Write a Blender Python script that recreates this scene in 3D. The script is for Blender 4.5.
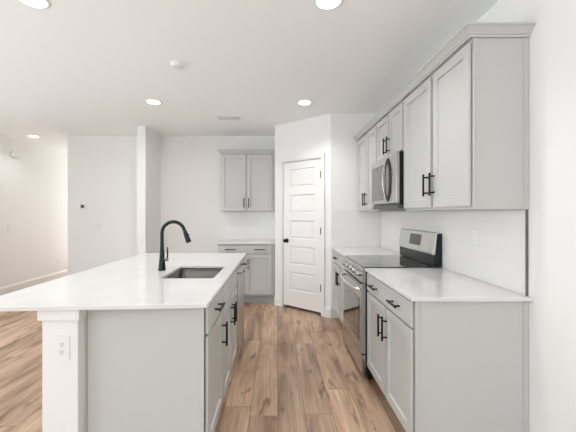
import bpy, bmesh, math
from mathutils import Vector, Matrix

scene = bpy.context.scene
for o in list(bpy.data.objects):
    bpy.data.objects.remove(o)
col = scene.collection

# ------------------------------------------------------------------ camera, world, daylight, exposure
cam_d = bpy.data.cameras.new('camera')
cam = bpy.data.objects.new('camera', cam_d); col.objects.link(cam)
cam.location = (0, 0, 1.357)
cam.rotation_euler = (math.pi / 2, 0, 0)
cam_d.sensor_width = 36
cam_d.lens = 335 / 576 * 36
cam_d.shift_x = (288 - 277.5) / 576
cam_d.shift_y = -3 / 576
cam_d.clip_start = 0.02
scene.camera = cam

world = bpy.data.worlds.new('world'); scene.world = world; world.use_nodes = True
bg = world.node_tree.nodes['Background']
bg.inputs[0].default_value = (0.90, 0.95, 1.0, 1); bg.inputs[1].default_value = 3.0

scene.view_settings.view_transform = 'Standard'
scene.view_settings.look = 'None'
scene.view_settings.gamma = 1
scene.view_settings.use_curve_mapping = False
scene.view_settings.exposure = 0.10
scene.cycles.max_bounces = 16; scene.cycles.diffuse_bounces = 12; scene.cycles.glossy_bounces = 6

def area(name, loc, rot, sx, sy, power, color=(1, 1, 1), shape='RECTANGLE', spread=math.pi):
    l = bpy.data.lights.new(name, 'AREA'); l.shape = shape; l.size = sx
    if shape in ('RECTANGLE', 'ELLIPSE'): l.size_y = sy
    l.energy = power; l.color = color; l.spread = spread
    o = bpy.data.objects.new(name, l); col.objects.link(o)
    o.location = loc; o.rotation_euler = rot
    return o

DAY = (0.84, 0.965, 1.03); FILL = (0.84, 0.96, 1.04)
# daylight coming in through the two rear windows and the glazed side opening behind the camera
area('daylight_rear', (-3.1, -4.8, 1.35), (math.radians(90), 0, 0), 2.2, 1.9, 18, DAY)
area('daylight_rear', (-0.2, -4.8, 1.35), (math.radians(90), 0, 0), 2.2, 1.9, 18, DAY)
area('daylight_fill_side', (-4.45, -1.8, 1.2), (math.radians(90), 0, math.radians(-90)), 3.4, 2.1, 34, DAY)
area('daylight_fill_side', (-4.45, 2.9, 1.3), (math.radians(90), 0, math.radians(-90)), 3.0, 1.9, 17, DAY)  # added fill from the left, at the window put in out of view
area('hall_end_fill', (-4.0, 8.9, 1.3), (math.radians(-90), 0, 0), 0.9, 2.0, 26, (0.96, 0.97, 0.97))  # added fill lamp grazing the left wall; the hallway end is closed
# added unseen uplights beside and behind the camera, brightening the ceiling
area('ceiling_fill', (-1.5, -1.6, 1.7), (math.radians(180), 0, 0), 2.4, 1.6, 38, FILL)
area('ceiling_fill', (-3.3, 0.2, 1.4), (math.radians(180), 0, 0), 1.6, 1.6, 34, FILL)

# ------------------------------------------------------------------ materials
def mat(name, color, rough=0.5, metal=0.0, spec=0.5, coat=0.0, bump=None, noise_rough=None, emit=None, var=0.0):
    m = bpy.data.materials.new(name); m.use_nodes = True
    nt = m.node_tree; b = nt.nodes['Principled BSDF']
    b.inputs['Base Color'].default_value = (*color, 1)
    b.inputs['Roughness'].default_value = rough
    b.inputs['Metallic'].default_value = metal
    b.inputs['Specular IOR Level'].default_value = spec
    b.inputs['Coat Weight'].default_value = coat
    tc = nt.nodes.new('ShaderNodeTexCoord')
    if bump:
        n = nt.nodes.new('ShaderNodeTexNoise'); n.inputs['Scale'].default_value = bump[0]; n.inputs['Detail'].default_value = 3
        bp = nt.nodes.new('ShaderNodeBump'); bp.inputs['Strength'].default_value = bump[1]; bp.inputs['Distance'].default_value = 0.002
        nt.links.new(tc.outputs['Object'], n.inputs['Vector'])
        nt.links.new(n.outputs['Fac'], bp.inputs['Height']); nt.links.new(bp.outputs['Normal'], b.inputs['Normal'])
    if var:
        n = nt.nodes.new('ShaderNodeTexNoise'); n.inputs['Scale'].default_value = 3; n.inputs['Detail'].default_value = 4
        mx = nt.nodes.new('ShaderNodeMixRGB'); mx.inputs[1].default_value = (*[c * (1 - var) for c in color], 1)
        mx.inputs[2].default_value = (*[min(1, c * (1 + var)) for c in color], 1)
        nt.links.new(tc.outputs['Object'], n.inputs['Vector'])
        nt.links.new(n.outputs['Fac'], mx.inputs[0]); nt.links.new(mx.outputs[0], b.inputs['Base Color'])
    if emit:
        b.inputs['Emission Color'].default_value = (*emit[0], 1); b.inputs['Emission Strength'].default_value = emit[1]
    return m

def srgb(r, g, b):
    f = lambda c: (c / 255) / 12.92 if c / 255 <= 0.04045 else ((c / 255 + 0.055) / 1.055) ** 2.4
    return (f(r), f(g), f(b))

M = {}
M['wall'] = mat('painted_wall', (0.82, 0.815, 0.805), 0.75, bump=(160, 0.08))
M['ceiling'] = mat('textured_ceiling', (0.90, 0.915, 0.915), 0.9, bump=(60, 0.5))
M['trim'] = mat('white_trim_paint', (0.79, 0.785, 0.775), 0.35)
M['door'] = mat('white_door_paint', (0.80, 0.785, 0.77), 0.35)
M['cab'] = mat('grey_cabinet_paint', (0.525, 0.53, 0.515), 0.38, bump=(300, 0.03))
M['cabside'] = M['cab']
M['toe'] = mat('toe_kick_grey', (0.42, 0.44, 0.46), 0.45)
M['inside'] = mat('shadow_gap_dark', (0.04, 0.04, 0.04), 0.8)
M['black'] = mat('matte_black_metal', (0.008, 0.008, 0.008), 0.5, 0.0, spec=0.3)
M['faucet'] = mat('black_bronze_faucet', (0.018, 0.028, 0.028), 0.28, 0.7)
M['steel'] = mat('brushed_stainless', (0.47, 0.465, 0.455), 0.22, 1.0, bump=(90, 0.03))
M['steel_l'] = mat('lit_stainless', (0.66, 0.65, 0.63), 0.3, 1.0)  # lighter steel for the range console, its reflected light put into the colour
M['steel_d'] = mat('sink_stainless', (0.17, 0.162, 0.155), 0.38, 0.9)
M['chrome'] = mat('polished_chrome', (0.8, 0.8, 0.8), 0.08, 1.0)
M['glassblack'] = mat('black_ceramic_glass', (0.012, 0.012, 0.012), 0.06, spec=0.8, coat=0.6)
M['ovenglass'] = mat('dark_oven_glass', (0.02, 0.018, 0.016), 0.05, spec=0.7, coat=0.3)
M['mwglass'] = mat('grey_microwave_glass', (0.17, 0.17, 0.17), 0.15, 0.6)
M['blackplastic'] = mat('black_enamel', (0.012, 0.016, 0.016), 0.3, spec=0.25)
M['greyplastic'] = mat('grey_vent_metal', (0.13, 0.13, 0.13), 0.4, 0.7)
M['plastic'] = mat('white_plastic', (0.78, 0.78, 0.77), 0.35)
M['plastic_d'] = mat('slot_dark', (0.05, 0.05, 0.05), 0.6)
M['screen'] = mat('display_glass', (0.06, 0.065, 0.07), 0.12)
M['digits'] = mat('display_marks', (0.55, 0.56, 0.57), 0.4)
M['lens'] = mat('lamp_lens', (0.9, 0.9, 0.9), 0.5, emit=((1.0, 0.97, 0.93), 6.0))
M['edge'] = mat('dark_tile_edge_metal', (0.17, 0.17, 0.17), 0.4, 0.6)

# clear window glass
g = bpy.data.materials.new('clear_glass'); g.use_nodes = True
nt = g.node_tree; nt.nodes.clear()
out = nt.nodes.new('ShaderNodeOutputMaterial'); tr = nt.nodes.new('ShaderNodeBsdfTransparent'); gl = nt.nodes.new('ShaderNodeBsdfGlossy')
gl.inputs['Roughness'].default_value = 0.02; mx = nt.nodes.new('ShaderNodeMixShader'); fr = nt.nodes.new('ShaderNodeFresnel')
nt.links.new(fr.outputs[0], mx.inputs[0]); nt.links.new(tr.outputs[0], mx.inputs[1]); nt.links.new(gl.outputs[0], mx.inputs[2]); nt.links.new(mx.outputs[0], out.inputs[0])
M['clear'] = g

# quartz
def quartz():
    m = mat('white_quartz', (0.86, 0.85, 0.84), 0.12, spec=0.5)
    nt = m.node_tree; b = nt.nodes['Principled BSDF']
    tc = nt.nodes.new('ShaderNodeTexCoord'); n = nt.nodes.new('ShaderNodeTexNoise')
    n.inputs['Scale'].default_value = 4; n.inputs['Detail'].default_value = 8
    r = nt.nodes.new('ShaderNodeValToRGB')
    r.color_ramp.elements[0].position = 0.35; r.color_ramp.elements[0].color = (0.695, 0.685, 0.68, 1)
    r.color_ramp.elements[1].position = 0.65; r.color_ramp.elements[1].color = (0.73, 0.725, 0.72, 1)
    nt.links.new(tc.outputs['Object'], n.inputs['Vector']); nt.links.new(n.outputs['Fac'], r.inputs[0]); nt.links.new(r.outputs[0], b.inputs['Base Color'])
    return m
M['quartz'] = quartz()

# glossy white wall tile, long subway pieces in running bond with white grout
def tile(name, horiz):      # horiz: which world axis runs along the wall
    m = mat(name, (0.80, 0.78, 0.765), 0.16, spec=0.5)
    nt = m.node_tree; b = nt.nodes['Principled BSDF']
    tc = nt.nodes.new('ShaderNodeTexCoord'); sp = nt.nodes.new('ShaderNodeSeparateXYZ'); cb = nt.nodes.new('ShaderNodeCombineXYZ')
    nt.links.new(tc.outputs['Object'], sp.inputs[0]); nt.links.new(sp.outputs[horiz], cb.inputs[0]); nt.links.new(sp.outputs[2], cb.inputs[1])
    br = nt.nodes.new('ShaderNodeTexBrick')
    br.inputs['Scale'].default_value = 1; br.inputs['Brick Width'].default_value = 0.305; br.inputs['Row Height'].default_value = 0.0767
    br.inputs['Mortar Size'].default_value = 0.0018; br.inputs['Mortar Smooth'].default_value = 0.3
    br.inputs['Color1'].default_value = (0.80, 0.79, 0.78, 1); br.inputs['Color2'].default_value = (0.785, 0.775, 0.765, 1)
    br.inputs['Mortar'].default_value = (0.75, 0.735, 0.725, 1)
    nt.links.new(cb.outputs[0], br.inputs['Vector']); nt.links.new(br.outputs['Color'], b.inputs['Base Color'])
    n = nt.nodes.new('ShaderNodeTexNoise'); n.inputs['Scale'].default_value = 14; nt.links.new(tc.outputs['Object'], n.inputs['Vector'])
    ma = nt.nodes.new('ShaderNodeMath'); ma.operation = 'MULTIPLY_ADD'; ma.inputs[1].default_value = -0.6
    nt.links.new(br.outputs['Fac'], ma.inputs[0]); nt.links.new(n.outputs['Fac'], ma.inputs[2])
    bp = nt.nodes.new('ShaderNodeBump'); bp.inputs['Strength'].default_value = 0.22; bp.inputs['Distance'].default_value = 0.003
    nt.links.new(ma.outputs[0], bp.inputs['Height']); nt.links.new(bp.outputs[0], b.inputs['Normal'])
    return m
M['tile_y'] = tile('subway_tile_side', 1)
M['tile_x'] = tile('subway_tile_back', 0)

# oak-look plank floor, boards running away from the camera
def floor_mat():
    m = bpy.data.materials.new('wood_plank_floor'); m.use_nodes = True
    nt = m.node_tree; b = nt.nodes['Principled BSDF']; N = nt.nodes.new; L = nt.links.new
    tc = N('ShaderNodeTexCoord'); sp = N('ShaderNodeSeparateXYZ'); L(tc.outputs['Object'], sp.inputs[0])
    cb = N('ShaderNodeCombineXYZ'); L(sp.outputs[0], cb.inputs[1])
    dv = N('ShaderNodeMath'); dv.operation = 'DIVIDE'; dv.inputs[1].default_value = 0.185; L(sp.outputs[0], dv.inputs[0])
    fl = N('ShaderNodeMath'); fl.operation = 'FLOOR'; L(dv.outputs[0], fl.inputs[0])
    wn = N('ShaderNodeTexWhiteNoise'); wn.noise_dimensions = '1D'; L(fl.outputs[0], wn.inputs['W'])
    ad = N('ShaderNodeMath'); ad.operation = 'MULTIPLY_ADD'; ad.inputs[1].default_value = 1.22; L(wn.outputs['Value'], ad.inputs[0]); L(sp.outputs[1], ad.inputs[2])
    L(ad.outputs[0], cb.inputs[0])
    def brick(c1, c2, mo):
        br = N('ShaderNodeTexBrick'); br.inputs['Scale'].default_value = 1
        br.offset = 0.0; br.offset_frequency = 2; br.squash = 1
        br.inputs['Brick Width'].default_value = 1.22; br.inputs['Row Height'].default_value = 0.185
        br.inputs['Mortar Size'].default_value = 0.0017; br.inputs['Mortar Smooth'].default_value = 0.1; br.inputs['Bias'].default_value = 0
        br.inputs['Color1'].default_value = c1; br.inputs['Color2'].default_value = c2; br.inputs['Mortar'].default_value = mo
        L(cb.outputs[0], br.inputs['Vector']); return br
    br = brick((0, 0, 0, 1), (1, 1, 1, 1), (0.5, 0.5, 0.5, 1))
    rnd = N('ShaderNodeRGBToBW'); L(br.outputs['Color'], rnd.inputs[0])
    w = N('ShaderNodeMath'); w.operation = 'MULTIPLY'; w.inputs[1].default_value = 37.0; L(rnd.outputs[0], w.inputs[0])
    def stretched(sx, sy, detail, scale=1.0, dist=0.0):
        mp = N('ShaderNodeMapping'); mp.inputs['Scale'].default_value = (sx, sy, 1); L(tc.outputs['Object'], mp.inputs[0])
        n = N('ShaderNodeTexNoise'); n.noise_dimensions = '4D'; n.inputs['Scale'].default_value = scale
        n.inputs['Detail'].default_value = detail; n.inputs['Distortion'].default_value = dist
        L(mp.outputs[0], n.inputs['Vector']); L(w.outputs[0], n.inputs['W']); return n
    broad = stretched(7, 1.1, 5, 1.0, 0.6)
    grain = stretched(75, 3.0, 6, 1.0, 0.3)
    knots = stretched(9, 2.6, 3, 1.0, 1.6)
    # base colour per broad figure
    r1 = N('ShaderNodeValToRGB'); cr = r1.color_ramp
    cr.elements[0].position = 0.30; cr.elements[0].color = (*srgb(134, 104, 84), 1)
    cr.elements[1].position = 0.68; cr.elements[1].color = (*srgb(214, 186, 161), 1)
    e = cr.elements.new(0.48); e.color = (*srgb(190, 160, 136), 1)
    L(broad.outputs['Fac'], r1.inputs[0])
    # fine grain
    r2 = N('ShaderNodeValToRGB'); r2.color_ramp.elements[0].position = 0.30; r2.color_ramp.elements[0].color = (0.68, 0.64, 0.60, 1)
    r2.color_ramp.elements[1].position = 0.62; r2.color_ramp.elements[1].color = (1.06, 1.06, 1.06, 1)
    L(grain.outputs['Fac'], r2.inputs[0])
    m1 = N('ShaderNodeMixRGB'); m1.blend_type = 'MULTIPLY'; m1.inputs[0].default_value = 0.85; L(r1.outputs[0], m1.inputs[1]); L(r2.outputs[0], m1.inputs[2])
    # dark knots and mineral streaks
    r3 = N('ShaderNodeValToRGB'); r3.color_ramp.elements[0].position = 0.31; r3.color_ramp.elements[0].color = (0.42, 0.34, 0.29, 1)
    r3.color_ramp.elements[1].position = 0.41; r3.color_ramp.elements[1].color = (1, 1, 1, 1)
    L(knots.outputs['Fac'], r3.inputs[0])
    m2 = N('ShaderNodeMixRGB'); m2.blend_type = 'MULTIPLY'; m2.inputs[0].default_value = 0.9; L(m1.outputs[0], m2.inputs[1]); L(r3.outputs[0], m2.inputs[2])
    # tone of each board
    r4 = N('ShaderNodeValToRGB'); r4.color_ramp.elements[0].color = (0.74, 0.73, 0.72, 1); r4.color_ramp.elements[1].color = (1.12, 1.10, 1.08, 1)
    L(rnd.outputs[0], r4.inputs[0])
    m3 = N('ShaderNodeMixRGB'); m3.blend_type = 'MULTIPLY'; m3.inputs[0].default_value = 1; L(m2.outputs[0], m3.inputs[1]); L(r4.outputs[0], m3.inputs[2])
    # seams
    m4 = N('ShaderNodeMixRGB'); L(br.outputs['Fac'], m4.inputs[0]); L(m3.outputs[0], m4.inputs[1]); m4.inputs[2].default_value = (0.10, 0.065, 0.045, 1)
    L(m4.outputs[0], b.inputs['Base Color'])
    b.inputs['Roughness'].default_value = 0.42
    bp = N('ShaderNodeBump'); bp.inputs['Strength'].default_value = 0.12; bp.inputs['Distance'].default_value = 0.002
    L(grain.outputs['Fac'], bp.inputs['Height']); L(bp.outputs[0], b.inputs['Normal'])
    return m
M['floor'] = floor_mat()

# ------------------------------------------------------------------ mesh helpers (all coordinates are world metres)
class Fr:
    """local frame: u along the width, v out of the front, w up"""
    def __init__(s, o, u, v, w=(0, 0, 1)):
        s.o, s.u, s.v, s.w = Vector(o), Vector(u).normalized(), Vector(v).normalized(), Vector(w)
    def p(s, a, b, c): return s.o + s.u * a + s.v * b + s.w * c
WF = Fr((0, 0, 0), (1, 0, 0), (0, 1, 0))

def hexa(bm, pts):
    v = [bm.verts.new(p) for p in pts]
    for f in ((0, 1, 3, 2), (4, 6, 7, 5), (0, 4, 5, 1), (2, 3, 7, 6), (0, 2, 6, 4), (1, 5, 7, 3)):
        bm.faces.new([v[i] for i in f])
    return v

def box(bm, u0, u1, v0, v1, w0, w1, fr=WF, bev=0.0, seg=1):
    t = bmesh.new()
    hexa(t, [fr.p(a, b, c) for a in (u0, u1) for b in (v0, v1) for c in (w0, w1)])
    if bev:
        bmesh.ops.bevel(t, geom=list(t.edges), offset=bev, segments=seg, profile=0.6, affect='EDGES')
    merge(bm, t)

def merge(bm, t):
    bmesh.ops.recalc_face_normals(t, faces=list(t.faces))
    me = bpy.data.meshes.new('tmp'); t.to_mesh(me); t.free(); bm.from_mesh(me); bpy.data.meshes.remove(me)

def cyl(bm, p0, p1, r0, r1=None, seg=20, caps=True):
    p0, p1 = Vector(p0), Vector(p1); r1 = r0 if r1 is None else r1
    t = bmesh.new(); d = (p1 - p0); L = d.length
    q = d.to_track_quat('Z', 'Y').to_matrix().to_4x4()
    bmesh.ops.create_cone(t, cap_ends=caps, segments=seg, radius1=r0, radius2=r1, depth=L, matrix=Matrix.Translation((p0 + p1) / 2) @ q)
    merge(bm, t)

def tube(bm, pts, rads, seg=18, flat=None):
    """swept tube; flat=(sx,sy) squashes the section"""
    pts = [Vector(p) for p in pts]; t = bmesh.new(); rings = []
    up = Vector((0, 1, 0))
    for i, p in enumerate(pts):
        d = (pts[min(i + 1, len(pts) - 1)] - pts[max(i - 1, 0)]).normalized()
        a = up if abs(d.dot(up)) < 0.95 else Vector((1, 0, 0))
        x = d.cross(a).normalized(); y = d.cross(x).normalized()
        r = rads[i] if isinstance(rads, (list, tuple)) else rads
        sx, sy = flat or (1, 1)
        rings.append([t.verts.new(p + x * math.cos(k * 2 * math.pi / seg) * r * sx + y * math.sin(k * 2 * math.pi / seg) * r * sy) for k in range(seg)])
    for a, b in zip(rings, rings[1:]):
        for k in range(seg): t.faces.new([a[k], a[(k + 1) % seg], b[(k + 1) % seg], b[k]])
    t.faces.new(rings[0]); t.faces.new(rings[-1])
    merge(bm, t)

def lathe(bm, c, axis, prof, seg=32):
    """prof: list of (distance along axis, radius)"""
    c = Vector(c); q = Vector(axis).to_track_quat('Z', 'Y').to_matrix(); t = bmesh.new(); rings = []
    for h, r in prof:
        rings.append([t.verts.new(c + q @ Vector((r * math.cos(k * 2 * math.pi / seg), r * math.sin(k * 2 * math.pi / seg), h))) for k in range(seg)])
    for a, b in zip(rings, rings[1:]):
        for k in range(seg): t.faces.new([a[k], a[(k + 1) % seg], b[(k + 1) % seg], b[k]])
    t.faces.new(rings[0]); t.faces.new(rings[-1])
    merge(bm, t)

def prism(bm, poly, fr, u0, u1):
    """poly of (v, w), swept along u"""
    t = bmesh.new()
    a = [t.verts.new(fr.p(u0, v, w)) for v, w in poly]; b = [t.verts.new(fr.p(u1, v, w)) for v, w in poly]
    n = len(poly)
    for i in range(n): t.faces.new([a[i], a[(i + 1) % n], b[(i + 1) % n], b[i]])
    t.faces.new(a); t.faces.new(b)
    merge(bm, t)

def inset_panel(bm, fr, u0, u1, w0, w1, prof, back=None):
    """rings of (inset, v) from the outside in; closes the middle; back = v of a closing rear face"""
    t = bmesh.new()
    def ring(i, v): return [t.verts.new(fr.p(*q)) for q in ((u0 + i, v, w0 + i), (u1 - i, v, w0 + i), (u1 - i, v, w1 - i), (u0 + i, v, w1 - i))]
    rs = [ring(i, v) for i, v in ([(0, back)] if back is not None else []) + list(prof)]
    for a, b in zip(rs, rs[1:]):
        for k in range(4): t.faces.new([a[k], a[(k + 1) % 4], b[(k + 1) % 4], b[k]])
    t.faces.new(rs[-1])
    if back is not None: t.faces.new(rs[0])
    merge(bm, t)

def link(name, bm, m, parent=None, smooth=False):
    loc = Vector((0, 0, 0))
    if parent is not None:
        p = parent
        while p is not None: loc += p.location; p = p.parent
    bmesh.ops.translate(bm, verts=list(bm.verts), vec=-loc)
    me = bpy.data.meshes.new(name); bm.to_mesh(me); bm.free()
    me.materials.append(m)
    if smooth:
        for f in me.polygons: f.use_smooth = True
    o = bpy.data.objects.new(name, me); col.objects.link(o)
    if smooth:
        md = o.modifiers.new('split', 'EDGE_SPLIT'); md.split_angle = math.radians(35)
    if parent is not None: o.parent = parent
    return o

def thing(name, loc, label, cat, group=None):
    o = bpy.data.objects.new(name, None); col.objects.link(o); o.location = loc; o.empty_display_size = 0.1
    o['label'] = label; o['category'] = cat
    if group: o['group'] = group
    return o
def tag(o, label, cat, group=None):
    o['label'] = label; o['category'] = cat
    if group: o['group'] = group
    return o
def origin_to(o, loc):
    loc = Vector(loc); o.data.transform(Matrix.Translation(-loc)); o.location = loc; return o
def struct(name, bm, m, parent=None, **k):
    o = link(name, bm, m, parent, **k)
    if parent is None: o['kind'] = 'structure'
    return o
def B(): return bmesh.new()
def bx(*a, **k):
    b = B(); box(b, *a, **k); return b

# ------------------------------------------------------------------ dimensions
CEIL = 2.645
XR = 1.340            # right wall
YB = 5.60             # back wall
PC = (-0.037, 4.95)   # pantry corner, left
PD = (0.691, 4.33)    # pantry corner, right
CT = 0.914            # counter top height

# ------------------------------------------------------------------ shell
struct('floor', bx(-4.9, 1.6, -5.1, 9.3, -0.1, 0), M['floor'])
struct('ceiling', bx(-4.9, 1.6, -5.1, 9.3, CEIL, CEIL + 0.1), M['ceiling'])
struct('wall_right', bx(XR, XR + 0.12, -5.0, 5.72, 0, CEIL), M['wall'])
# left wall with the glazed opening behind the camera, plus an added window opening ahead
b = B()
XL = -4.56
box(b, XL - 0.12, XL, -5.0, -3.6, 0, CEIL); box(b, XL - 0.12, XL, 0.0, 1.4, 0, CEIL); box(b, XL - 0.12, XL, 4.4, 9.12, 0, CEIL)
box(b, XL - 0.12, XL, 1.4, 4.4, 0, 0.35); box(b, XL - 0.12, XL, 1.4, 4.4, 2.25, CEIL)
box(b, XL - 0.12, XL, -3.6, 0.0, 2.3, CEIL)
struct('wall_left', b, M['wall'])
struct('wall_back', bx(-3.51, XR, YB, YB + 0.12, 0, CEIL), M['wall'])
struct('wall_hallway', bx(XL, -3.51, 9.0, 9.12, 0, CEIL), M['wall'])
struct('wall_hallway_side', bx(-3.51, -3.39, YB + 0.12, 9.0, 0, CEIL), M['wall'])
struct('wall_wing', bx(-2.08, -1.955, 4.96, YB - 0.001, 0, CEIL), M['wall'])
# rear wall with two windows
b = B()
box(b, XL - 0.12, -4.25, -5.12, -5.0, 0, CEIL); box(b, -1.95, -1.35, -5.12, -5.0, 0, CEIL); box(b, 0.95, XR + 0.12, -5.12, -5.0, 0, CEIL)
for x0, x1 in ((-4.25, -1.95), (-1.35, 0.95)):
    box(b, x0, x1, -5.12, -5.0, 0, 0.35); box(b, x0, x1, -5.12, -5.0, 2.35, CEIL)
struct('wall_rear', b, M['wall'])
for i, (x0, x1) in enumerate(((-4.25, -1.95), (-1.35, 0.95))):
    b = B()
    for c in ((x0, x0 + 0.06, 0.35, 2.35), (x1 - 0.06, x1, 0.35, 2.35), (x0 + 0.06, x1 - 0.06, 0.35, 0.41), (x0 + 0.06, x1 - 0.06, 2.29, 2.35), ((x0 + x1) / 2 - 0.03, (x0 + x1) / 2 + 0.03, 0.41, 2.29)):
        box(b, c[0], c[1], -5.1, -5.04, c[2], c[3])
    w = struct('window_%d' % (i + 1), b, M['trim'])
    link('pane', bx(x0 + 0.05, x1 - 0.05, -5.075, -5.069, 0.40, 2.30), M['clear'], w)
b = B()
for c in ((-3.6, -3.54, 0, 2.3), (-0.06, 0, 0, 2.3), (-3.54, -0.06, 0, 0.06), (-3.54, -0.06, 2.24, 2.3), (-1.84, -1.76, 0.06, 2.24)):
    box(b, XL - 0.09, XL - 0.03, c[0], c[1], c[2], c[3])
w = struct('window_3', b, M['trim'])
link('pane', bx(XL - 0.063, XL - 0.057, -3.51, -0.05, 0.05, 2.25), M['clear'], w)

b = B()
for c in ((1.4, 1.46, 0.35, 2.25), (4.34, 4.4, 0.35, 2.25), (1.46, 4.34, 0.35, 0.41), (1.46, 4.34, 2.19, 2.25), (2.86, 2.94, 0.41, 2.19)):
    box(b, XL - 0.09, XL - 0.03, c[0], c[1], c[2], c[3])
w = struct('window_4', b, M['trim'])  # unseen window, added to bring fill light in from the left
link('pane', bx(XL - 0.063, XL - 0.057, 1.45, 4.35, 0.40, 2.20), M['clear'], w)

# pantry: return wall, diagonal wall with door opening, facing wall
A = Vector((*PC, 0)); D = Vector((*PD, 0)); dl = (D - A).length
U = (D - A).normalized(); Nn = Vector((U.y, -U.x, 0))      # towards the room
if Nn.y > 0: Nn = -Nn
PF = Fr(A, U, Nn)
du0, du1 = 0.166 * dl, 0.84 * dl; dtop = 2.078
b = B()
box(b, 0, du0 - 0.012, -0.11, 0, 0, CEIL, PF); box(b, du1 + 0.012, dl, -0.11, 0, 0, CEIL, PF); box(b, du0 - 0.012, du1 + 0.012, -0.11, 0, dtop + 0.012, CEIL, PF)
struct('wall_pantry', b, M['wall'])
struct('wall_pantry_side', bx(PC[0], PC[0] + 0.10, PC[1] + 0.075, YB, 0, CEIL), M['wall'])
struct('wall_pantry_front', bx(PD[0] + 0.0, XR, PD[1], PD[1] + 0.11, 0, CEIL), M['wall'])

# door casing
def casing_piece(b, u0, u1, w0, w1):
    inset_panel(b, PF, u0, u1, w0, w1, [(0, 0.010), (0.006, 0.016), (0.02, 0.018)], back=0.0)
b = B()
CW = 0.057
box(b, du0 - 0.006 - CW, du0 - 0.006, 0.0005, 0.012, 0, dtop + CW, PF, 0.003); box(b, du0 - 0.006 - CW, du0 - 0.022, 0.0005, 0.018, 0, dtop + CW, PF, 0.003)
box(b, du1 + 0.006, du1 + 0.006 + CW, 0.0005, 0.012, 0, dtop + CW, PF, 0.003); box(b, du1 + 0.022, du1 + 0.006 + CW, 0.0005, 0.018, 0, dtop + CW, PF, 0.003)
box(b, du0 - 0.006, du1 + 0.006, 0.0005, 0.012, dtop + 0.006, dtop + CW, PF, 0.003); box(b, du0 - 0.03, du1 + 0.03, 0.0005, 0.0178, dtop + 0.022, dtop + CW, PF, 0.003)
for s in ((du0 - 0.011, du0 - 0.003), (du1 + 0.003, du1 + 0.011)): box(b, s[0], s[1], -0.11, 0.0, 0, dtop + 0.010, PF)
box(b, du0 - 0.003, du1 + 0.003, -0.11, 0.0, dtop + 0.004, dtop + 0.010, PF)
struct('trim_1', b, M['trim'])

# five-panel pantry door
b = B(); z0 = 0.036
pan = [(1.98, 1.72), (1.616, 1.356), (1.252, 0.992), (0.888, 0.628), (0.524, 0.264)]
pu0, pu1 = du0 + 0.115, du1 - 0.105
T = -0.008
box(b, du0, pu0, -0.043, T, z0, dtop, PF); box(b, pu1, du1, -0.043, T, z0, dtop, PF)
prev = dtop
for t_, l_ in pan:
    box(b, pu0, pu1, -0.043, T, t_, prev, PF); prev = l_
    inset_panel(b, PF, pu0, pu1, l_, t_, [(0, T), (0.012, T - 0.012), (0.020, T - 0.012), (0.034, T - 0.004)])
box(b, pu0, pu1, -0.043, T, z0, prev, PF)
door = struct('door_1', b, M['door'])
b = B(); kc = PF.p(du0 + 0.062, T, 0.962)
lathe(b, kc, PF.v, [(0, 0.030), (0.006, 0.030), (0.009, 0.012), (0.030, 0.011), (0.036, 0.020), (0.048, 0.027), (0.060, 0.024), (0.065, 0.008)])
link('door_knob', b, M['black'], door, smooth=True)
for z in (1.866, 1.12, 0.365):
    b = B(); cyl(b, PF.p(du1 + 0.000, 0.004, z - 0.045), PF.p(du1 + 0.000, 0.004, z + 0.045), 0.009, seg=12)
    box(b, du1 - 0.012, du1 + 0.004, T, T + 0.004, z - 0.045, z + 0.045, PF)
    link('hinge', b, M['black'], door, smooth=True)

# baseboards
def base(name, fr, u0, u1, h=0.135):
    b = B(); prism(b, [(0.0005, 0), (0.015, 0), (0.015, h - 0.03), (0.010, h - 0.015), (0.006, h), (0.0005, h)], fr, u0, u1)
    return struct(name, b, M['trim'])
base('baseboard_pantry_left', PF, 0.0, du0 - 0.064)
base('baseboard_pantry_right', PF, du1 + 0.064, dl + 0.006)
base('baseboard_left', Fr((XL, 0, 0), (0, 1, 0), (1, 0, 0)), 0.0, 9.0)
base('baseboard_back_left', Fr((0, YB, 0), (1, 0, 0), (0, -1, 0)), -3.51, -2.10)
base('baseboard_back', Fr((0, YB, 0), (1, 0, 0), (0, -1, 0)), -1.94, -0.91)
base('baseboard_wing', Fr((-1.955, 0, 0), (0, 1, 0), (1, 0, 0)), 4.96, YB - 0.02)
base('baseboard_wing_end', Fr((0, 4.96, 0), (1, 0, 0), (0, -1, 0)), -2.08, -1.94)
base('baseboard_right', Fr((XR, 0, 0), (0, 1, 0), (-1, 0, 0)), -5.0, 1.75)
base('baseboard_hallway', Fr((0, 9.0, 0), (1, 0, 0), (0, -1, 0)), XL + 0.02, -3.52)

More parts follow.
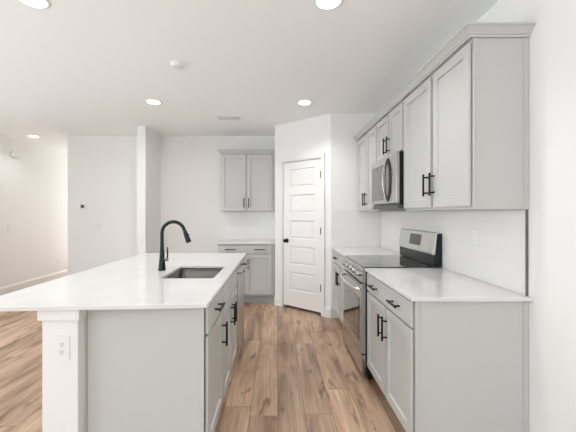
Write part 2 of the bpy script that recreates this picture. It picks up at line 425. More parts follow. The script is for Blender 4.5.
# ------------------------------------------------------------------ kitchen builders
def shaker(fr, u0, u1, w0, w1, v, parent, name='door', stile=0.056, th=0.019):
    b = B()
    inset_panel(b, fr, u0, u1, w0, w1, [(0.0, v + th - 0.0015), (0.0015, v + th), (stile, v + th), (stile + 0.0015, v + th - 0.003), (stile + 0.004, v + th - 0.012)], back=v + 0.005)
    return link(name, b, M['cab'], parent)
def slab_front(fr, u0, u1, w0, w1, v, parent, name='drawer', th=0.019):
    b = B()
    inset_panel(b, fr, u0, u1, w0, w1, [(0.0, v + th - 0.002), (0.002, v + th)], back=v + 0.005)
    return link(name, b, M['cab'], parent)
def pull(fr, u, w, v, parent, vertical=True, L=0.15, out=0.032):
    """black bar pull centred at (u, w) on surface v"""
    b = B(); h = L / 2; s = h - 0.022; r = 0.0068
    if vertical:
        cyl(b, fr.p(u, v + out, w - h), fr.p(u, v + out, w + h), r, seg=12)
        for k in (-s, s): cyl(b, fr.p(u, v, w + k), fr.p(u, v + out, w + k), r * 0.85, seg=10)
    else:
        cyl(b, fr.p(u - h, v + out, w), fr.p(u + h, v + out, w), r, seg=12)
        for k in (-s, s): cyl(b, fr.p(u + k, v, w), fr.p(u + k, v + out, w), r * 0.85, seg=10)
    return link('handle', b, M['black'], parent, smooth=True)

TH = 0.019
# frames: u = width along world Y (or X), v = 0 at carcass front
FR_R = Fr((0.735, 0, 0), (0, 1, 0), (-1, 0, 0))     # right base run
FR_U = Fr((1.045, 0, 0), (0, 1, 0), (-1, 0, 0))     # right wall run
FR_I = Fr((-0.371, 0, 0), (0, 1, 0), (1, 0, 0))     # island, facing the aisle
FR_B = Fr((0, 5.00, 0), (1, 0, 0), (0, -1, 0))      # back base
FR_BU = Fr((0, 5.285, 0), (1, 0, 0), (0, -1, 0))    # back wall cabinet

def base_cab(fr, u0, u1, depth, root, near_panel=False, far_panel=False, top=CT - 0.0215, toe_h=0.11):
    loc = root.location
    e0 = 0.0; 
    b = B(); box(b, u0, u1, -depth, -0.0005, toe_h, top, fr)
    link('cabinet_body', b, M['cab'], root)
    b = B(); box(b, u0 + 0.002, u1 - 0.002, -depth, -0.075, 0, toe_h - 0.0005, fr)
    link('toe_kick', b, M['toe'], root)

# ---- right near base cabinet (Y 1.788 .. 2.70)
r = thing('base_cabinet', (1.04, 2.24, 0), 'grey base cabinet nearest the camera on the right, one wide drawer over two doors', 'cabinet')
y0, y1 = 1.788, 2.695
base_cab(FR_R, y0 + 0.006, y1, XR - 0.735 - 0.002, r)
b = B(); box(b, 0.735 + 0.018, XR - 0.002, y0 - 0.001, y0 + 0.0055, 0, CT - 0.0215)
box(b, 0.7352, 0.753, y0 - 0.006, y0 + 0.0055, 0.0, CT - 0.0215); box(b, XR - 0.03, XR - 0.002, y0 - 0.006, y0 + 0.0055, 0, CT - 0.0215)
link('side_panel', b, M['cab'], r)
dg = 0.742; d_lo, d_hi = 0.135, 0.728
ym = 2.235
dr = slab_front(FR_R, y0 + 0.012, y1 - 0.014, 0.742, 0.878, 0, r)
pull(FR_R, 2.02, 0.81, TH, dr, False); pull(FR_R, 2.46, 0.81, TH, dr, False)
for (a, c, h) in ((y0 + 0.012, ym - 0.014, ym - 0.042), (ym + 0.014, y1 - 0.014, ym + 0.042)):
    d = shaker(FR_R, a, c, d_lo, d_hi, 0, r); pull(FR_R, h, 0.595, TH, d)

# ---- right far base cabinet (Y 3.47 .. 4.325)
r = thing('base_cabinet', (1.04, 3.9, 0), 'grey base cabinet between the range and the white pantry wall', 'cabinet')
y0, y1 = 3.468, 4.318
base_cab(FR_R, y0, y1, XR - 0.735 - 0.002, r); ym = (y0 + y1) / 2 - 0.02
dr = slab_front(FR_R, y0 + 0.014, y1 - 0.02, 0.742, 0.878, 0, r)
pull(FR_R, 4.06, 0.81, TH, dr, False)
for (a, c, h) in ((y0 + 0.014, ym - 0.014, ym - 0.042), (ym + 0.014, y1 - 0.02, ym + 0.042)):
    d = shaker(FR_R, a, c, d_lo, d_hi, 0, r); pull(FR_R, h, 0.595, TH, d)

# ---- counters
def slab(name, x0, x1, y0, y1, label):
    b = bx(x0, x1, y0, y1, CT - 0.021, CT, bev=0.003, seg=2)
    o = link(name, b, M['quartz']); origin_to(o, ((x0 + x1) / 2, (y0 + y1) / 2, CT - 0.021)); return tag(o, label, 'countertop')
slab('countertop', 0.7015, XR - 0.001, 1.754, 2.698, 'white quartz countertop on the right nearest the camera, in front of the range')
slab('countertop', 0.7015, XR - 0.001, 3.464, 4.328, 'short white quartz countertop between range and pantry wall')
slab('countertop', -0.905, -0.040, 4.965, 5.598, 'white quartz countertop on the small cabinet at the back wall')

# ---- backsplashes
o = link('tile_backsplash', bx(XR - 0.009, XR - 0.0005, 1.795, 4.320, CT + 0.0005, 1.372), M['tile_y'])
tag(o, 'long glossy white subway tile backsplash on the right wall behind the range', 'backsplash')
o = link('tile_backsplash', bx(0.728, XR - 0.010, 4.321, 4.3295, CT + 0.0005, 1.395), M['tile_x'])
tag(o, 'white tile backsplash on the short wall beside the pantry door', 'backsplash')
o = link('tile_backsplash', bx(-0.86, -0.040, 5.591, 5.5995, CT + 0.0005, 1.381), M['tile_x'])
tag(o, 'white tile backsplash under the small wall cabinet at the back', 'backsplash')
o = link('tile_edge_strip', bx(XR - 0.013, XR - 0.0005, 1.788, 1.794, CT + 0.001, 1.376), M['edge'])
tag(o, 'thin dark metal edge strip ending the tile on the right wall', 'trim strip')
for nm, bb in (('trim_2', bx(0.716, 0.7275, 4.321, 4.3295, CT + 0.0005, 1.405)), ('trim_3', bx(-0.872, -0.8605, 5.591, 5.5995, CT + 0.0005, 1.372))):
    struct(nm, bb, M['trim'])

# ---- wall cabinets, right
UB, UT = 1.377, 2.290
UD = XR - 1.045 - 0.002
r = thing('wall_cabinet', (1.19, 2.26, UB), 'grey two-door wall cabinet nearest the camera with flat grey end panel', 'cabinet')
b = bx(1.788 + 0.006, 2.740, -UD, -0.0005, UB, UT, fr=FR_U); link('cabinet_body', b, M['cab'], r)
b = B(); box(b, 1.063, XR - 0.002, 1.786, 1.7935, UB, UT); box(b, 1.0452, 1.063, 1.781, 1.7935, UB, UT); box(b, XR - 0.028, XR - 0.002, 1.781, 1.7935, UB, UT)
link('side_panel', b, M['cab'], r)
for (a, c, h) in ((1.799, 2.217, 2.190), (2.255, 2.724, 2.284)):
    d = shaker(FR_U, a, c, UB + 0.018, UT - 0.018, 0, r); pull(FR_U, h, 1.545, TH, d)
r = thing('wall_cabinet', (1.19, 3.1, 1.87), 'short grey two-door wall cabinet directly above the microwave', 'cabinet')
b = bx(2.742, 3.478, -UD, -0.0005, 1.868, UT, fr=FR_U); link('cabinet_body', b, M['cab'], r)
for (a, c, h) in ((2.760, 3.090, 3.062), (3.118, 3.462, 3.146)):
    d = shaker(FR_U, a, c, 1.880, UT - 0.018, 0, r, stile=0.05); pull(FR_U, h, 1.98, TH, d)
r = thing('wall_cabinet', (1.19, 3.9, UB), 'grey two-door wall cabinet farthest along the right wall, past the microwave', 'cabinet')
b = bx(3.480, 4.312, -UD, -0.0005, UB, UT, fr=FR_U); link('cabinet_body', b, M['cab'], r)
for (a, c, h) in ((3.496, 3.868, 3.840), (3.896, 4.290, 3.925)):
    d = shaker(FR_U, a, c, UB + 0.018, UT - 0.018, 0, r); pull(FR_U, h, 1.515, TH, d)

# ---- crown mouldings (mitred sweep along a path)
def crown(path, inward, z0, prof, label):
    """path: list of (x,y) corners; inward: offset directions per point; prof: (out, up)"""
    b = B(); t = bmesh.new(); rings = []
    for (x, y), (ox, oy) in zip(path, inward):
        rings.append([t.verts.new((x + ox * o_, y + oy * o_, z0 + h_)) for o_, h_ in prof])
    n = len(prof)
    for a, c in zip(rings, rings[1:]):
        for k in range(n): t.faces.new([a[k], a[(k + 1) % n], c[(k + 1) % n], c[k]])
    t.faces.new(rings[0]); t.faces.new(rings[-1]); merge(b, t)
    o = link('crown_molding', b, M['cab']); origin_to(o, (*path[0], z0)); return tag(o, label, 'crown molding')
cp = [(0.0, 0.0), (0.006, 0.0), (0.006, 0.010), (0.014, 0.014), (0.018, 0.024), (0.032, 0.038), (0.040, 0.044), (0.046, 0.046), (0.046, 0.054), (0.0, 0.054)]
cp = [(a, c - 0.008) for a, c in cp]
cpath = [(1.0255, 4.318), (1.0255, 1.7805), (XR - 0.001, 1.7805)]
crown(cpath, [(-1, 0), (-1, -1), (0, -1)], UT + 0.0085, cp, 'long grey crown moulding along the top of the right wall cabinets')
tf = link('filler_top', bx(1.027, XR - 0.003, 1.783, 4.316, UT + 0.0005, UT + 0.040), M['cab']); tf.name = 'cabinet_top_rail'
tag(tf, 'grey top rail behind the crown of the right wall cabinets', 'rail')

# ---- back base cabinet and wall cabinet
r = thing('base_cabinet', (-0.47, 5.3, 0), 'small grey base cabinet against the back wall beside the pantry door', 'cabinet')
base_cab(FR_B, -0.890, -0.042, 0.598, r, toe_h=0.125)
dr = slab_front(FR_B, -0.880, -0.085, 0.752, 0.872, 0, r)
for x in (-0.70, -0.265): pull(FR_B, x, 0.815, TH, dr, False, L=0.16)
for (a, c, h) in ((-0.880, -0.486, -0.53), (-0.480, -0.085, -0.436)):
    d = shaker(FR_B, a, c, 0.150, 0.738, 0, r); pull(FR_B, h, 0.60, TH, d)
r = thing('wall_cabinet', (-0.47, 5.45, UB + 0.005), 'small grey two-door wall cabinet hung on the back wall', 'cabinet')
b = bx(-0.900, -0.042, -0.313, -0.0005, UB + 0.005, UT, fr=FR_BU); link('cabinet_body', b, M['cab'], r)
for (a, c, h) in ((-0.890, -0.496, -0.525), (-0.482, -0.080, -0.452)):
    d = shaker(FR_BU, a, c, UB + 0.016, UT - 0.018, 0, r); pull(FR_BU, h, 1.515, TH, d)
crown([(-0.9005, 5.598), (-0.9005, 5.265), (-0.042, 5.265)], [(-1, 0), (-1, -1), (0, -1)], UT + 0.0085, cp, 'short grey crown moulding on top of the back wall cabinet')
tf = link('cabinet_top_rail', bx(-0.899, -0.043, 5.268, 5.597, UT + 0.0005, UT + 0.040), M['cab'])
tag(tf, 'grey top rail behind the crown of the small back wall cabinet', 'rail')

# ------------------------------------------------------------------ island
IY0, IY1 = 1.690, 3.560
ITOP = CT - 0.0215
HX0, HX1 = -1.146, -0.971
r = thing('island_half_wall', ((HX0 + HX1) / 2, 2.6, 0), 'white half wall carrying the seating side of the island, capped under the countertop', 'half wall')
b = bx(HX0, HX1, 1.630, 3.55, 0, ITOP - 0.0555, bev=0.002); link('wall_body', b, M['trim'], r)
b = B(); box(b, HX0 - 0.012, HX1 + 0.0, 1.613, 3.57, ITOP - 0.055, ITOP - 0.0005, bev=0.002); box(b, HX1 + 0.0005, HX1 + 0.015, 1.613, 1.683, ITOP - 0.055, ITOP - 0.0005, bev=0.002)
link('cap', b, M['trim'], r)
b = B(); box(b, HX1 + 0.0005, HX1 + 0.009, 1.684, 1.700, 0, ITOP - 0.0005); link('corner_trim', b, M['cab'], r)

o = link('wall_outlet', bx(-1.080, -1.010, 1.6245, 1.6295, 0.640, 0.760, bev=0.0015), M['plastic'])
tag(o, 'white duplex outlet on the end of the island half wall', 'outlet')
for z in (0.719, 0.681):
    b = B(); lathe(b, (-1.045, 1.6247, z), (0, -1, 0), [(0, 0.0165), (0.0018, 0.0165), (0.0022, 0.015)], 24)
    s = link('socket', b, M['plastic'], o)
    b = B()
    for dx in (-0.006, 0.006): box(b, -1.045 + dx - 0.0013, -1.045 + dx + 0.0013, 1.6218, 1.6228, z - 0.001, z + 0.008)
    cyl(b, (-1.045, 1.6218, z - 0.007), (-1.045, 1.6228, z - 0.007), 0.0028, seg=10)
    link('slots', b, M['plastic_d'], s)

IDEP = 0.590     # carcass depth
r = thing('island_cabinet', (-0.67, 1.93, 0), 'grey island cabinet nearest the camera with one drawer, one door and a flat end panel', 'cabinet')
b = bx(IY0 + 0.007, 2.168, -IDEP, -0.0005, 0.11, ITOP, fr=FR_I); link('cabinet_body', b, M['cab'], r)
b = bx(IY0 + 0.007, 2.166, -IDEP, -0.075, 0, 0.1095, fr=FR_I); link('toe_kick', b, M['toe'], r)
b = B(); box(b, -0.958, -0.392, IY0, IY0 + 0.0065, 0, ITOP); box(b, -0.391, -0.3712, IY0 - 0.004, IY0 + 0.0065, 0, ITOP); box(b, -0.9605, -0.9585, IY0 - 0.004, IY0 + 0.0065, 0, ITOP)
link('side_panel', b, M['cab'], r)
d = slab_front(FR_I, IY0 + 0.012, 2.155, 0.742, 0.878, 0, r); pull(FR_I, 1.94, 0.815, TH, d, False)
d = shaker(FR_I, IY0 + 0.012, 2.155, 0.135, 0.728, 0, r); pull(FR_I, 2.115, 0.595, TH, d)

r = thing('sink_cabinet', (-0.67, 2.55, 0), 'grey island sink cabinet with two doors under the sink', 'cabinet')
# open-topped box so that the basin hangs inside
b = B(); e = 2.930
box(b, 2.171, 2.187, -IDEP, -0.0005, 0.11, ITOP, FR_I); box(b, e - 0.016, e, -IDEP, -0.0005, 0.11, ITOP, FR_I)
box(b, 2.187, e - 0.016, -IDEP, -IDEP + 0.012, 0.11, ITOP, FR_I); box(b, 2.187, e - 0.016, -IDEP + 0.012, -0.0005, 0.11, 0.126, FR_I)
box(b, 2.187, e - 0.016, -0.018, -0.0005, 0.126, ITOP, FR_I)
link('cabinet_body', b, M['cab'], r)
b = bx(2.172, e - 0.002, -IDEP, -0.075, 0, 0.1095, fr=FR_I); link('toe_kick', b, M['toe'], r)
slab_front(FR_I, 2.185, e - 0.014, 0.742, 0.878, 0, r, 'false_drawer_front')
for (a, c, h) in ((2.185, 2.535, 2.508), (2.563, e - 0.014, 2.592)):
    d = shaker(FR_I, a, c, 0.135, 0.728, 0, r); pull(FR_I, h, 0.595, TH, d)

# dishwasher
r = thing('dishwasher', (-0.67, 3.24, 0), 'stainless dishwasher at the far end of the island aisle side', 'dishwasher')
link('tub_body', bx(2.936, 3.534, -IDEP, -0.002, 0.11, ITOP - 0.002, fr=FR_I), M['blackplastic'], r)
link('toe_kick', bx(2.936, 3.534, -IDEP, -0.06, 0, 0.1095, fr=FR_I), M['blackplastic'], r)
d = link('door', bx(2.938, 3.532, -0.0015, 0.022, 0.115, ITOP - 0.010, fr=FR_I, bev=0.003, seg=2), M['steel'], r)
b = B(); pts = [(-0.349, 2.965, 0.825), (-0.320, 2.985, 0.825), (-0.306, 3.05, 0.825), (-0.302, 3.235, 0.825), (-0.306, 3.42, 0.825), (-0.320, 3.485, 0.825), (-0.349, 3.505, 0.825)]
tube(b, pts, 0.011, 14); link('handle', b, M['steel'], d, smooth=True)
o = link('island_end_panel', bx(-0.968, -0.352, 3.536, 3.556, 0, ITOP), M['cab']); tag(o, 'grey end panel closing the far end of the island beside the dishwasher', 'panel')

# island countertop with sink cut-out
SX0, SX1, SY0, SY1 = -0.803, -0.436, 2.272, 2.815
ISL = 0.070
def ring_slab(x0, x1, y0, y1, hx0, hx1, hy0, hy1, z0, z1):
    t = bmesh.new()
    O = [(x0, y0 - ISL), (x1, y0), (x1, y1), (x0, y1)]; H = [(hx0, hy0), (hx1, hy0), (hx1, hy1), (hx0, hy1)]
    v = {}
    for k, P in (('o', O), ('h', H)):
        for z in (0, 1): v[k, z] = [t.verts.new((*p, (z0, z1)[z])) for p in P]
    for i in range(4):
        j = (i + 1) % 4
        t.faces.new([v['o', 1][i], v['o', 1][j], v['h', 1][j], v['h', 1][i]]); t.faces.new([v['o', 0][i], v['h', 0][i], v['h', 0][j], v['o', 0][j]])
        t.faces.new([v['o', 0][i], v['o', 0][j], v['o', 1][j], v['o', 1][i]]); t.faces.new([v['h', 0][i], v['h', 1][i], v['h', 1][j], v['h', 0][j]])
    bmesh.ops.recalc_face_normals(t, faces=list(t.faces))
    ve = [e for e in t.edges if abs(e.verts[0].co.z - e.verts[1].co.z) > 1e-4 and all(abs(q.co.x - hx0) < 1e-4 or abs(q.co.x - hx1) < 1e-4 for q in e.verts)]
    bmesh.ops.bevel(t, geom=ve, offset=0.018, segments=4, profile=0.5, affect='EDGES')
    ed = [e for e in t.edges if len(e.link_faces) == 2 and e.calc_face_angle(0) > 1.3]
    bmesh.ops.bevel(t, geom=ed, offset=0.0025, segments=2, profile=0.5, affect='EDGES')
    b = B(); merge(b, t); return b
o = link('island_countertop', ring_slab(-1.485, -0.344, 1.634, 3.70, SX0, SX1, SY0, SY1, CT - 0.021, CT), M['quartz'])
origin_to(o, (-0.9, 2.67, CT - 0.021)); tag(o, 'large white quartz island countertop with sink cut-out and seating overhang', 'countertop')

# undermount sink
r = thing('kitchen_sink', ((SX0 + SX1) / 2, (SY0 + SY1) / 2, 0.69), 'rectangular undermount stainless sink set in the island countertop', 'sink')
def basin(b, x0, x1, y0, y1, z0, z1, th=0.002):
    t = bmesh.new(); rr = 0.02
    def ring(i, z, R):
        pts = []
        for cx, cy, a0 in ((x1 - i - R, y1 - i - R, 0), (x0 + i + R, y1 - i - R, 90), (x0 + i + R, y0 + i + R, 180), (x1 - i - R, y0 + i + R, 270)):
            for k in range(6):
                a = math.radians(a0 + 18 * k); pts.append(t.verts.new((cx + R * math.cos(a), cy + R * math.sin(a), z)))
        return pts
    rs = [ring(-0.02, z1, 0.03), ring(0, z1, rr), ring(0.003, z0 + 0.02, rr), ring(0.010, z0 + 0.006, rr), ring(0.025, z0, rr)]
    for a, c in zip(rs, rs[1:]):
        n = len(a)
        for k in range(n): t.faces.new([a[k], a[(k + 1) % n], c[(k + 1) % n], c[k]])
    t.faces.new(rs[-1]); merge(b, t)
b = B(); basin(b, SX0 - 0.004, SX1 + 0.004, SY0 - 0.004, SY1 + 0.004, 0.70, CT - 0.0215)
bs = link('basin', b, M['steel_d'], r, smooth=True)
md = bs.modifiers.new('thick', 'SOLIDIFY'); md.thickness = 0.0015; md.offset = -1
b = B(); lathe(b, ((SX0 + SX1) / 2, (SY0 + SY1) / 2, 0.7005), (0, 0, 1), [(0, 0.042), (0.002, 0.042), (0.003, 0.036), (0.001, 0.03), (0.0012, 0.01)])
link('drain', b, M['chrome'], r, smooth=True)

# faucet
FX, FY = -0.893, 2.59
r = thing('kitchen_faucet', (FX, FY, CT), 'tall black gooseneck pull-down faucet standing beside the island sink', 'faucet')
b = B(); lathe(b, (FX, FY, CT), (0, 0, 1), [(0.0002, 0.029), (0.004, 0.030), (0.008, 0.028), (0.03, 0.026), (0.10, 0.0205), (0.155, 0.0165), (0.175, 0.0155)])
link('body', b, M['faucet'], r, smooth=True)
b = B(); R = 0.088; zc = CT + 0.388 - R - 0.013
pts = [(FX, FY, CT + 0.17), (FX, FY, CT + 0.21), (FX, FY, zc)]
for k in range(1, 17):
    a = math.radians(180 - k * 10.3); pts.append((FX + R + R * math.cos(a), FY, zc + R * math.sin(a)))
last = Vector(pts[-1]); dirv = (last - Vector(pts[-2])).normalized()
pts.append(last + dirv * 0.012)
tube(b, pts, [0.0150, 0.0140] + [0.0132] * (len(pts) - 2), 20); link('spout', b, M['faucet'], r, smooth=True)
b = B(); p0 = Vector(pts[-1]); 
lathe(b, p0, dirv, [(-0.004, 0.0140), (0.0, 0.0150), (0.03, 0.0175), (0.075, 0.0205), (0.088, 0.0205), (0.090, 0.017)])
sp = link('spray_head', b, M['faucet'], r, smooth=True)
b = B(); q = p0 + dirv * 0.03; n_ = Vector((-dirv.z, 0, dirv.x)); n_ = n_ if n_.x > 0 else -n_
cyl(b, q + n_ * 0.012, q + n_ * 0.021, 0.007, seg=14); link('spray_button', b, M['blackplastic'], sp, smooth=True)
b = B(); cyl(b, (FX + 0.015, FY, CT + 0.085), (FX + 0.048, FY, CT + 0.085), 0.013, seg=18)
hb = link('lever_hub', b, M['steel_d'], r, smooth=True)
b = B(); tube(b, [(FX + 0.040, FY, CT + 0.085), (FX + 0.043, FY, CT + 0.115), (FX + 0.041, FY, CT + 0.18)], [0.0065, 0.0055, 0.0045], 12)
link('lever', b, M['black'], r, smooth=True)

# ------------------------------------------------------------------ range
RY0, RY1 = 2.702, 3.460
r = thing('electric_range', (1.0, 3.08, 0), 'freestanding stainless electric range with black glass cooktop between the right counters', 'range')
b = B(); box(b, 0.715, 1.320, RY0 + 0.002, RY1 - 0.002, 0.05, 0.905)
for x in (0.76, 1.28):
    for y in (RY0 + 0.05, RY1 - 0.05): cyl(b, (x, y, 0.0), (x, y, 0.05), 0.015, seg=12)
link('body', b, M['blackplastic'], r)
ct = link('cooktop', bx(0.700, 1.250, RY0, RY1, 0.906, 0.922, bev=0.004, seg=2), M['glassblack'], r)
mark = mat('burner_marking', (0.09, 0.09, 0.09), 0.15)
for x, y, rad in ((0.86, 2.90, 0.10), (0.86, 3.27, 0.085), (1.10, 2.90, 0.075), (1.10, 3.27, 0.10)):
    b = B(); t = bmesh.new()
    for rr in (rad, rad * 0.65):
        a_ = [t.verts.new((x + rr * math.cos(k * math.pi / 24), y + rr * math.sin(k * math.pi / 24), 0.9223)) for k in range(48)]
        c_ = [t.verts.new((x + (rr - 0.002) * math.cos(k * math.pi / 24), y + (rr - 0.002) * math.sin(k * math.pi / 24), 0.9223)) for k in range(48)]
        for k in range(48): t.faces.new([a_[k], a_[(k + 1) % 48], c_[(k + 1) % 48], c_[k]])
    merge(b, t); link('burner_ring', b, mark, ct)
# front control panel, sloping
FRG = Fr((0, 0, 0), (0, 1, 0), (-1, 0, 0))
b = B(); prism(b, [(-0.715, 0.792), (-0.682, 0.792), (-0.676, 0.80), (-0.690, 0.900), (-0.698, 0.9055), (-0.715, 0.9055)], FRG, RY0 + 0.001, RY1 - 0.001)
cpn = link('control_panel', b, M['steel'], r)
for y in (2.80, 2.93, 3.08, 3.23, 3.36):
    b = B(); ax = Vector((-1, 0, 0.13)).normalized(); c = Vector((0.6835, y, 0.852))
    lathe(b, c, ax, [(0, 0.027), (0.004, 0.027), (0.006, 0.022), (0.026, 0.020), (0.030, 0.018)], 24)
    k = link('knob', b, M['steel'], cpn, smooth=True)
    b = B(); cc = c + ax * 0.030; box(b, cc.x - 0.004, cc.x + 0.001, y - 0.003, y + 0.003, cc.z - 0.017, cc.z + 0.017)
    link('knob_grip', b, M['steel'], k)
# oven door
dr = B(); D0, D1 = 0.215, 0.782
box(dr, 0.676, 0.7145, RY0 + 0.004, RY1 - 0.004, D0, D1, bev=0.004, seg=2)
od = link('oven_door', dr, M['steel'], r)
link('window_glass', bx(0.6735, 0.6765, RY0 + 0.075, RY1 - 0.075, 0.30, 0.655, bev=0.001), M['ovenglass'], od)
b = B(); zz = 0.735; X0 = 0.676
pts = [(X0, RY0 + 0.035, zz), (X0 - 0.028, RY0 + 0.045, zz), (X0 - 0.040, RY0 + 0.09, zz), (X0 - 0.050, RY0 + 0.22, zz), (X0 - 0.053, 3.08, zz), (X0 - 0.050, RY1 - 0.22, zz), (X0 - 0.040, RY1 - 0.09, zz), (X0 - 0.028, RY1 - 0.045, zz), (X0, RY1 - 0.035, zz)]
tube(b, pts, 0.012, 14); link('handle', b, M['chrome'], od, smooth=True)
link('storage_drawer', bx(0.680, 0.7145, RY0 + 0.004, RY1 - 0.004, 0.055, 0.207, bev=0.004, seg=2), M['steel'], r)
# back guard
b = B(); prism(b, [(-1.328, 0.923), (-1.262, 0.923), (-1.262, 1.030), (-1.284, 1.188), (-1.328, 1.190)], FRG, RY0 + 0.001, RY1 - 0.001)
bgd = link('back_guard', b, M['blackplastic'], r)
b = B(); prism(b, [(-1.270, 1.022), (-1.252, 1.018), (-1.250, 1.030), (-1.276, 1.192), (-1.286, 1.197), (-1.330, 1.197), (-1.330, 1.191), (-1.288, 1.190)], FRG, RY0 - 0.001, RY1 + 0.001)
bp_ = link('stainless_console', b, M['steel_l'], bgd)
# display on the sloping face
sl = Vector((0.026, 0, 0.162)).normalized(); no = Vector((-0.162, 0, 0.026)).normalized()
FD = Fr((1.2505, 3.08, 1.030), (0, 1, 0), no, sl)
b = bx(-0.125, 0.115, 0.0005, 0.003, 0.040, 0.138, fr=FD); dsp = link('display', b, M['screen'], bp_)

# ------------------------------------------------------------------ microwave
MY0, MY1 = 2.748, 3.474
r = thing('microwave', (1.15, 3.11, 1.405), 'stainless over-the-range microwave hung under the short wall cabinet', 'microwave')
link('body', bx(1.003, XR - 0.010, MY0, MY1, 1.425, 1.864), M['blackplastic'], r)
d = link('door', bx(0.975, 1.0025, 2.832, MY1, 1.442, 1.864, bev=0.003, seg=2), M['steel'], r)
link('window_glass', bx(0.9725, 0.9755, 3.09, MY1 - 0.03, 1.475, 1.805, bev=0.001), M['mwglass'], d)
b = B(); cyl(b, (0.9715, 3.27, 1.775), (0.9725, 3.27, 1.775), 0.012, seg=16); link('badge', b, M['plastic_d'], d)
# bow handle: lens-shaped black surround on the door, grey glass inside it and the arched bar in front
zc, yc = 1.650, 2.958
def lens_plate(w0, w1, hh, x0, x1, m, name):
    b = B(); t = bmesh.new(); n = 20
    outl = [(yc - w0 * math.cos(math.pi * (k / n - 0.5)) ** 1.2, zc + hh * math.sin(math.pi * (k / n - 0.5))) for k in range(n + 1)] + [(yc + w1 * math.cos(math.pi * (k / n - 0.5)) ** 1.2, zc - hh * math.sin(math.pi * (k / n - 0.5))) for k in range(1, n)]
    fv = [t.verts.new((x0, y, z)) for y, z in outl]; bv = [t.verts.new((x1, y, z)) for y, z in outl]
    t.faces.new(fv); t.faces.new(bv)
    for k in range(len(outl)): t.faces.new([fv[k], fv[(k + 1) % len(outl)], bv[(k + 1) % len(outl)], bv[k]])
    merge(b, t); return link(name, b, m, d)
lens_plate(0.088, 0.090, 0.190, 0.9715, 0.9748, M['black'], 'handle_surround')
lens_plate(0.045, 0.052, 0.142, 0.9700, 0.9714, M['mwglass'], 'handle_inset')
b = B(); pts = [(0.972 - 0.043 * math.sin(math.pi * k / 16) ** 0.8 if 0 < k < 16 else 0.972, yc + 0.006, zc - 0.195 + 0.39 * k / 16) for k in range(17)]
tube(b, pts, 0.010, 14, flat=(0.7, 1.0)); link('handle', b, M['steel'], d, smooth=True)
link('control_panel', bx(0.975, 1.0025, MY0, 2.828, 1.442, 1.864, bev=0.003, seg=2), M['steel'], r)
link('vent_base', bx(0.985, XR - 0.012, MY0 - 0.001, MY1 + 0.0, 1.396, 1.4245, bev=0.003), M['greyplastic'], r)

# ------------------------------------------------------------------ ceiling fittings
k = 0
def downlight(x, y, label, power=5.8, spread=125):
    r = thing('ceiling_downlight', (x, y, CEIL), label, 'ceiling light', 'recessed downlights')
    b = B(); lathe(b, (x, y, CEIL - 0.0005), (0, 0, -1), [(0, 0.092), (0.004, 0.090), (0.008, 0.078), (0.006, 0.072)], 40)
    link('trim_ring', b, M['plastic'], r, smooth=True)
    b = B(); lathe(b, (x, y, CEIL - 0.0068), (0, 0, -1), [(0, 0.070), (0.003, 0.069), (0.006, 0.05), (0.007, 0.01)], 32)
    link('lens', b, M['lens'], r, smooth=True)
    area('downlight_lamp', (x, y, CEIL - 0.02), (0, 0, 0), 0.14, 0.14, power, (0.97, 0.96, 0.95), 'DISK', math.radians(spread))
downlight(0.31, 2.03, 'large round recessed ceiling light at the top centre above the aisle')
downlight(-1.475, 2.02, 'round recessed ceiling light at the top left above the island', 5)
downlight(-1.43, 3.87, 'round recessed ceiling light left of centre, before the wing wall', 11, 170)
downlight(0.315, 3.89, 'round recessed ceiling light in front of the pantry door')
downlight(-4.08, 5.60, 'round recessed ceiling light at the left by the hallway', 2)

b = B(); lathe(b, (-0.855, 2.885, CEIL - 0.0005), (0, 0, -1), [(0, 0.066), (0.012, 0.066), (0.018, 0.058), (0.030, 0.052), (0.034, 0.04), (0.035, 0.008)], 36)
o = link('smoke_detector', b, M['plastic'], smooth=True); tag(o, 'small round white smoke detector on the ceiling above the island', 'smoke detector')
r = thing('ceiling_vent', (-0.65, 4.5, CEIL), 'white rectangular air vent in the ceiling near the back cabinets', 'vent')
b = B(); x0, x1, y0, y1 = -0.81, -0.49, 4.41, 4.59; z = CEIL
for c in ((x0, x1, y0, y0 + 0.025), (x0, x1, y1 - 0.025, y1), (x0, x0 + 0.025, y0 + 0.025, y1 - 0.025), (x1 - 0.025, x1, y0 + 0.025, y1 - 0.025)): box(b, *c, z - 0.014, z - 0.0005, bev=0.002)
link('frame', b, M['plastic'], r)
for i in range(6):
    y = y0 + 0.036 + i * 0.0215; F = Fr((0, y, z - 0.010), (1, 0, 0), (0, 0.8, 0.6), (0, -0.6, 0.8))
    link('slat', bx(x0 + 0.026, x1 - 0.026, -0.009, 0.009, -0.001, 0.001, fr=F), M['plastic'], r)

# ------------------------------------------------------------------ wall fittings
r = thing('thermostat', (-3.247, YB, 1.46), 'small white thermostat with dark screen on the left back wall', 'thermostat')
FT = Fr((-3.247, YB - 0.0005, 1.467), (1, 0, 0), (0, -1, 0))
link('housing', bx(-0.052, 0.052, 0, 0.022, -0.052, 0.052, fr=FT, bev=0.006, seg=3), M['plastic'], r)
link('screen', bx(-0.030, 0.030, 0.022, 0.0235, -0.026, 0.028, fr=FT), M['screen'], r)

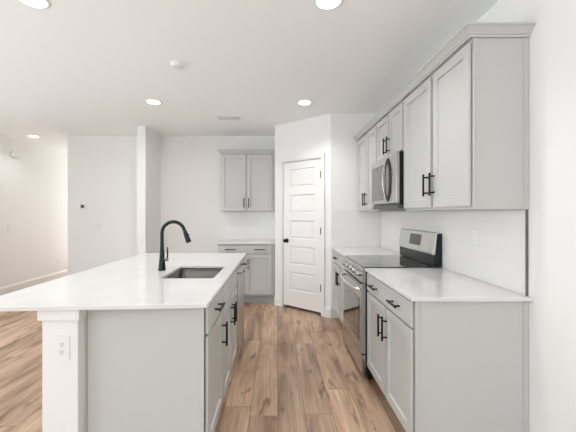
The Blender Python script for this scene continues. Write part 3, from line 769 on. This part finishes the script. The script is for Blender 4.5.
def plate(fr, label, cat, kind='rocker', n=1, horizontal=False, name='light_switch'):
    w = 0.035 + 0.023 * (n - 1); h = 0.0575
    if horizontal: w, h = h, w
    r = thing(name, fr.o, label, cat)
    link('cover_plate', bx(-w, w, 0, 0.005, -h, h, fr=fr, bev=0.0015), M['plastic'], r)
    for i in range(n):
        c = (i - (n - 1) / 2) * 0.046
        if kind == 'rocker':
            link('rocker', bx(c - 0.016, c + 0.016, 0.005, 0.008, -0.033, 0.033, fr=fr, bev=0.001), M['plastic'], r)
        else:
            for s in (-0.019, 0.019):
                a_, c_ = (s, 0) if horizontal else (0, s)
                so = link('socket', bx(a_ - 0.014, a_ + 0.014, 0.005, 0.0065, c_ - 0.014, c_ + 0.014, fr=fr, bev=0.0008), M['plastic'], r)
                b = B()
                for q in (-0.005, 0.005):
                    if horizontal: box(b, a_ - 0.004, a_ + 0.004, 0.0065, 0.007, c_ + q - 0.001, c_ + q + 0.001, fr)
                    else: box(b, a_ + q - 0.001, a_ + q + 0.001, 0.0065, 0.007, c_ - 0.004, c_ + 0.004, fr)
                link('slots', b, M['plastic_d'], so)
    return r
plate(Fr((XR - 0.0092, 2.245, 1.185), (0, -1, 0), (-1, 0, 0)), 'white rocker switch plate on the right tile backsplash, near the camera', 'switch')
plate(Fr((-0.327, 5.5905, 1.225), (1, 0, 0), (0, -1, 0)), 'white sideways outlet on the tile under the back wall cabinet', 'outlet', 'duplex', horizontal=True, name='wall_outlet')
plate(Fr((-3.01, YB - 0.0005, 1.14), (1, 0, 0), (0, -1, 0)), 'white three-switch plate low to the right of the thermostat', 'switch', n=3)
XLs = XL + 0.0005
def on_left(px, py):
    s = (277.5 - px) / -XL; return Fr((XLs, 335 / s, 1.357 + (213 - py) / s), (0, -1, 0), (1, 0, 0))
plate(on_left(8.7, 228), 'white switch plate on the left wall below the door chime box', 'switch', n=1)
plate(on_left(58.5, 261), 'white outlet low on the left wall near the hallway corner', 'outlet', 'duplex', name='wall_outlet')
f = on_left(14.5, 154.5)
r = thing('door_chime', f.o, 'small white door chime box high on the left wall', 'door chime')
link('housing', bx(-0.10, 0.10, 0, 0.045, -0.035, 0.035, fr=f, bev=0.005, seg=2), M['plastic'], r)
link('base_plate', bx(-0.10, 0.06, 0, 0.03, -0.055, -0.0352, fr=f), M['plastic'], r)
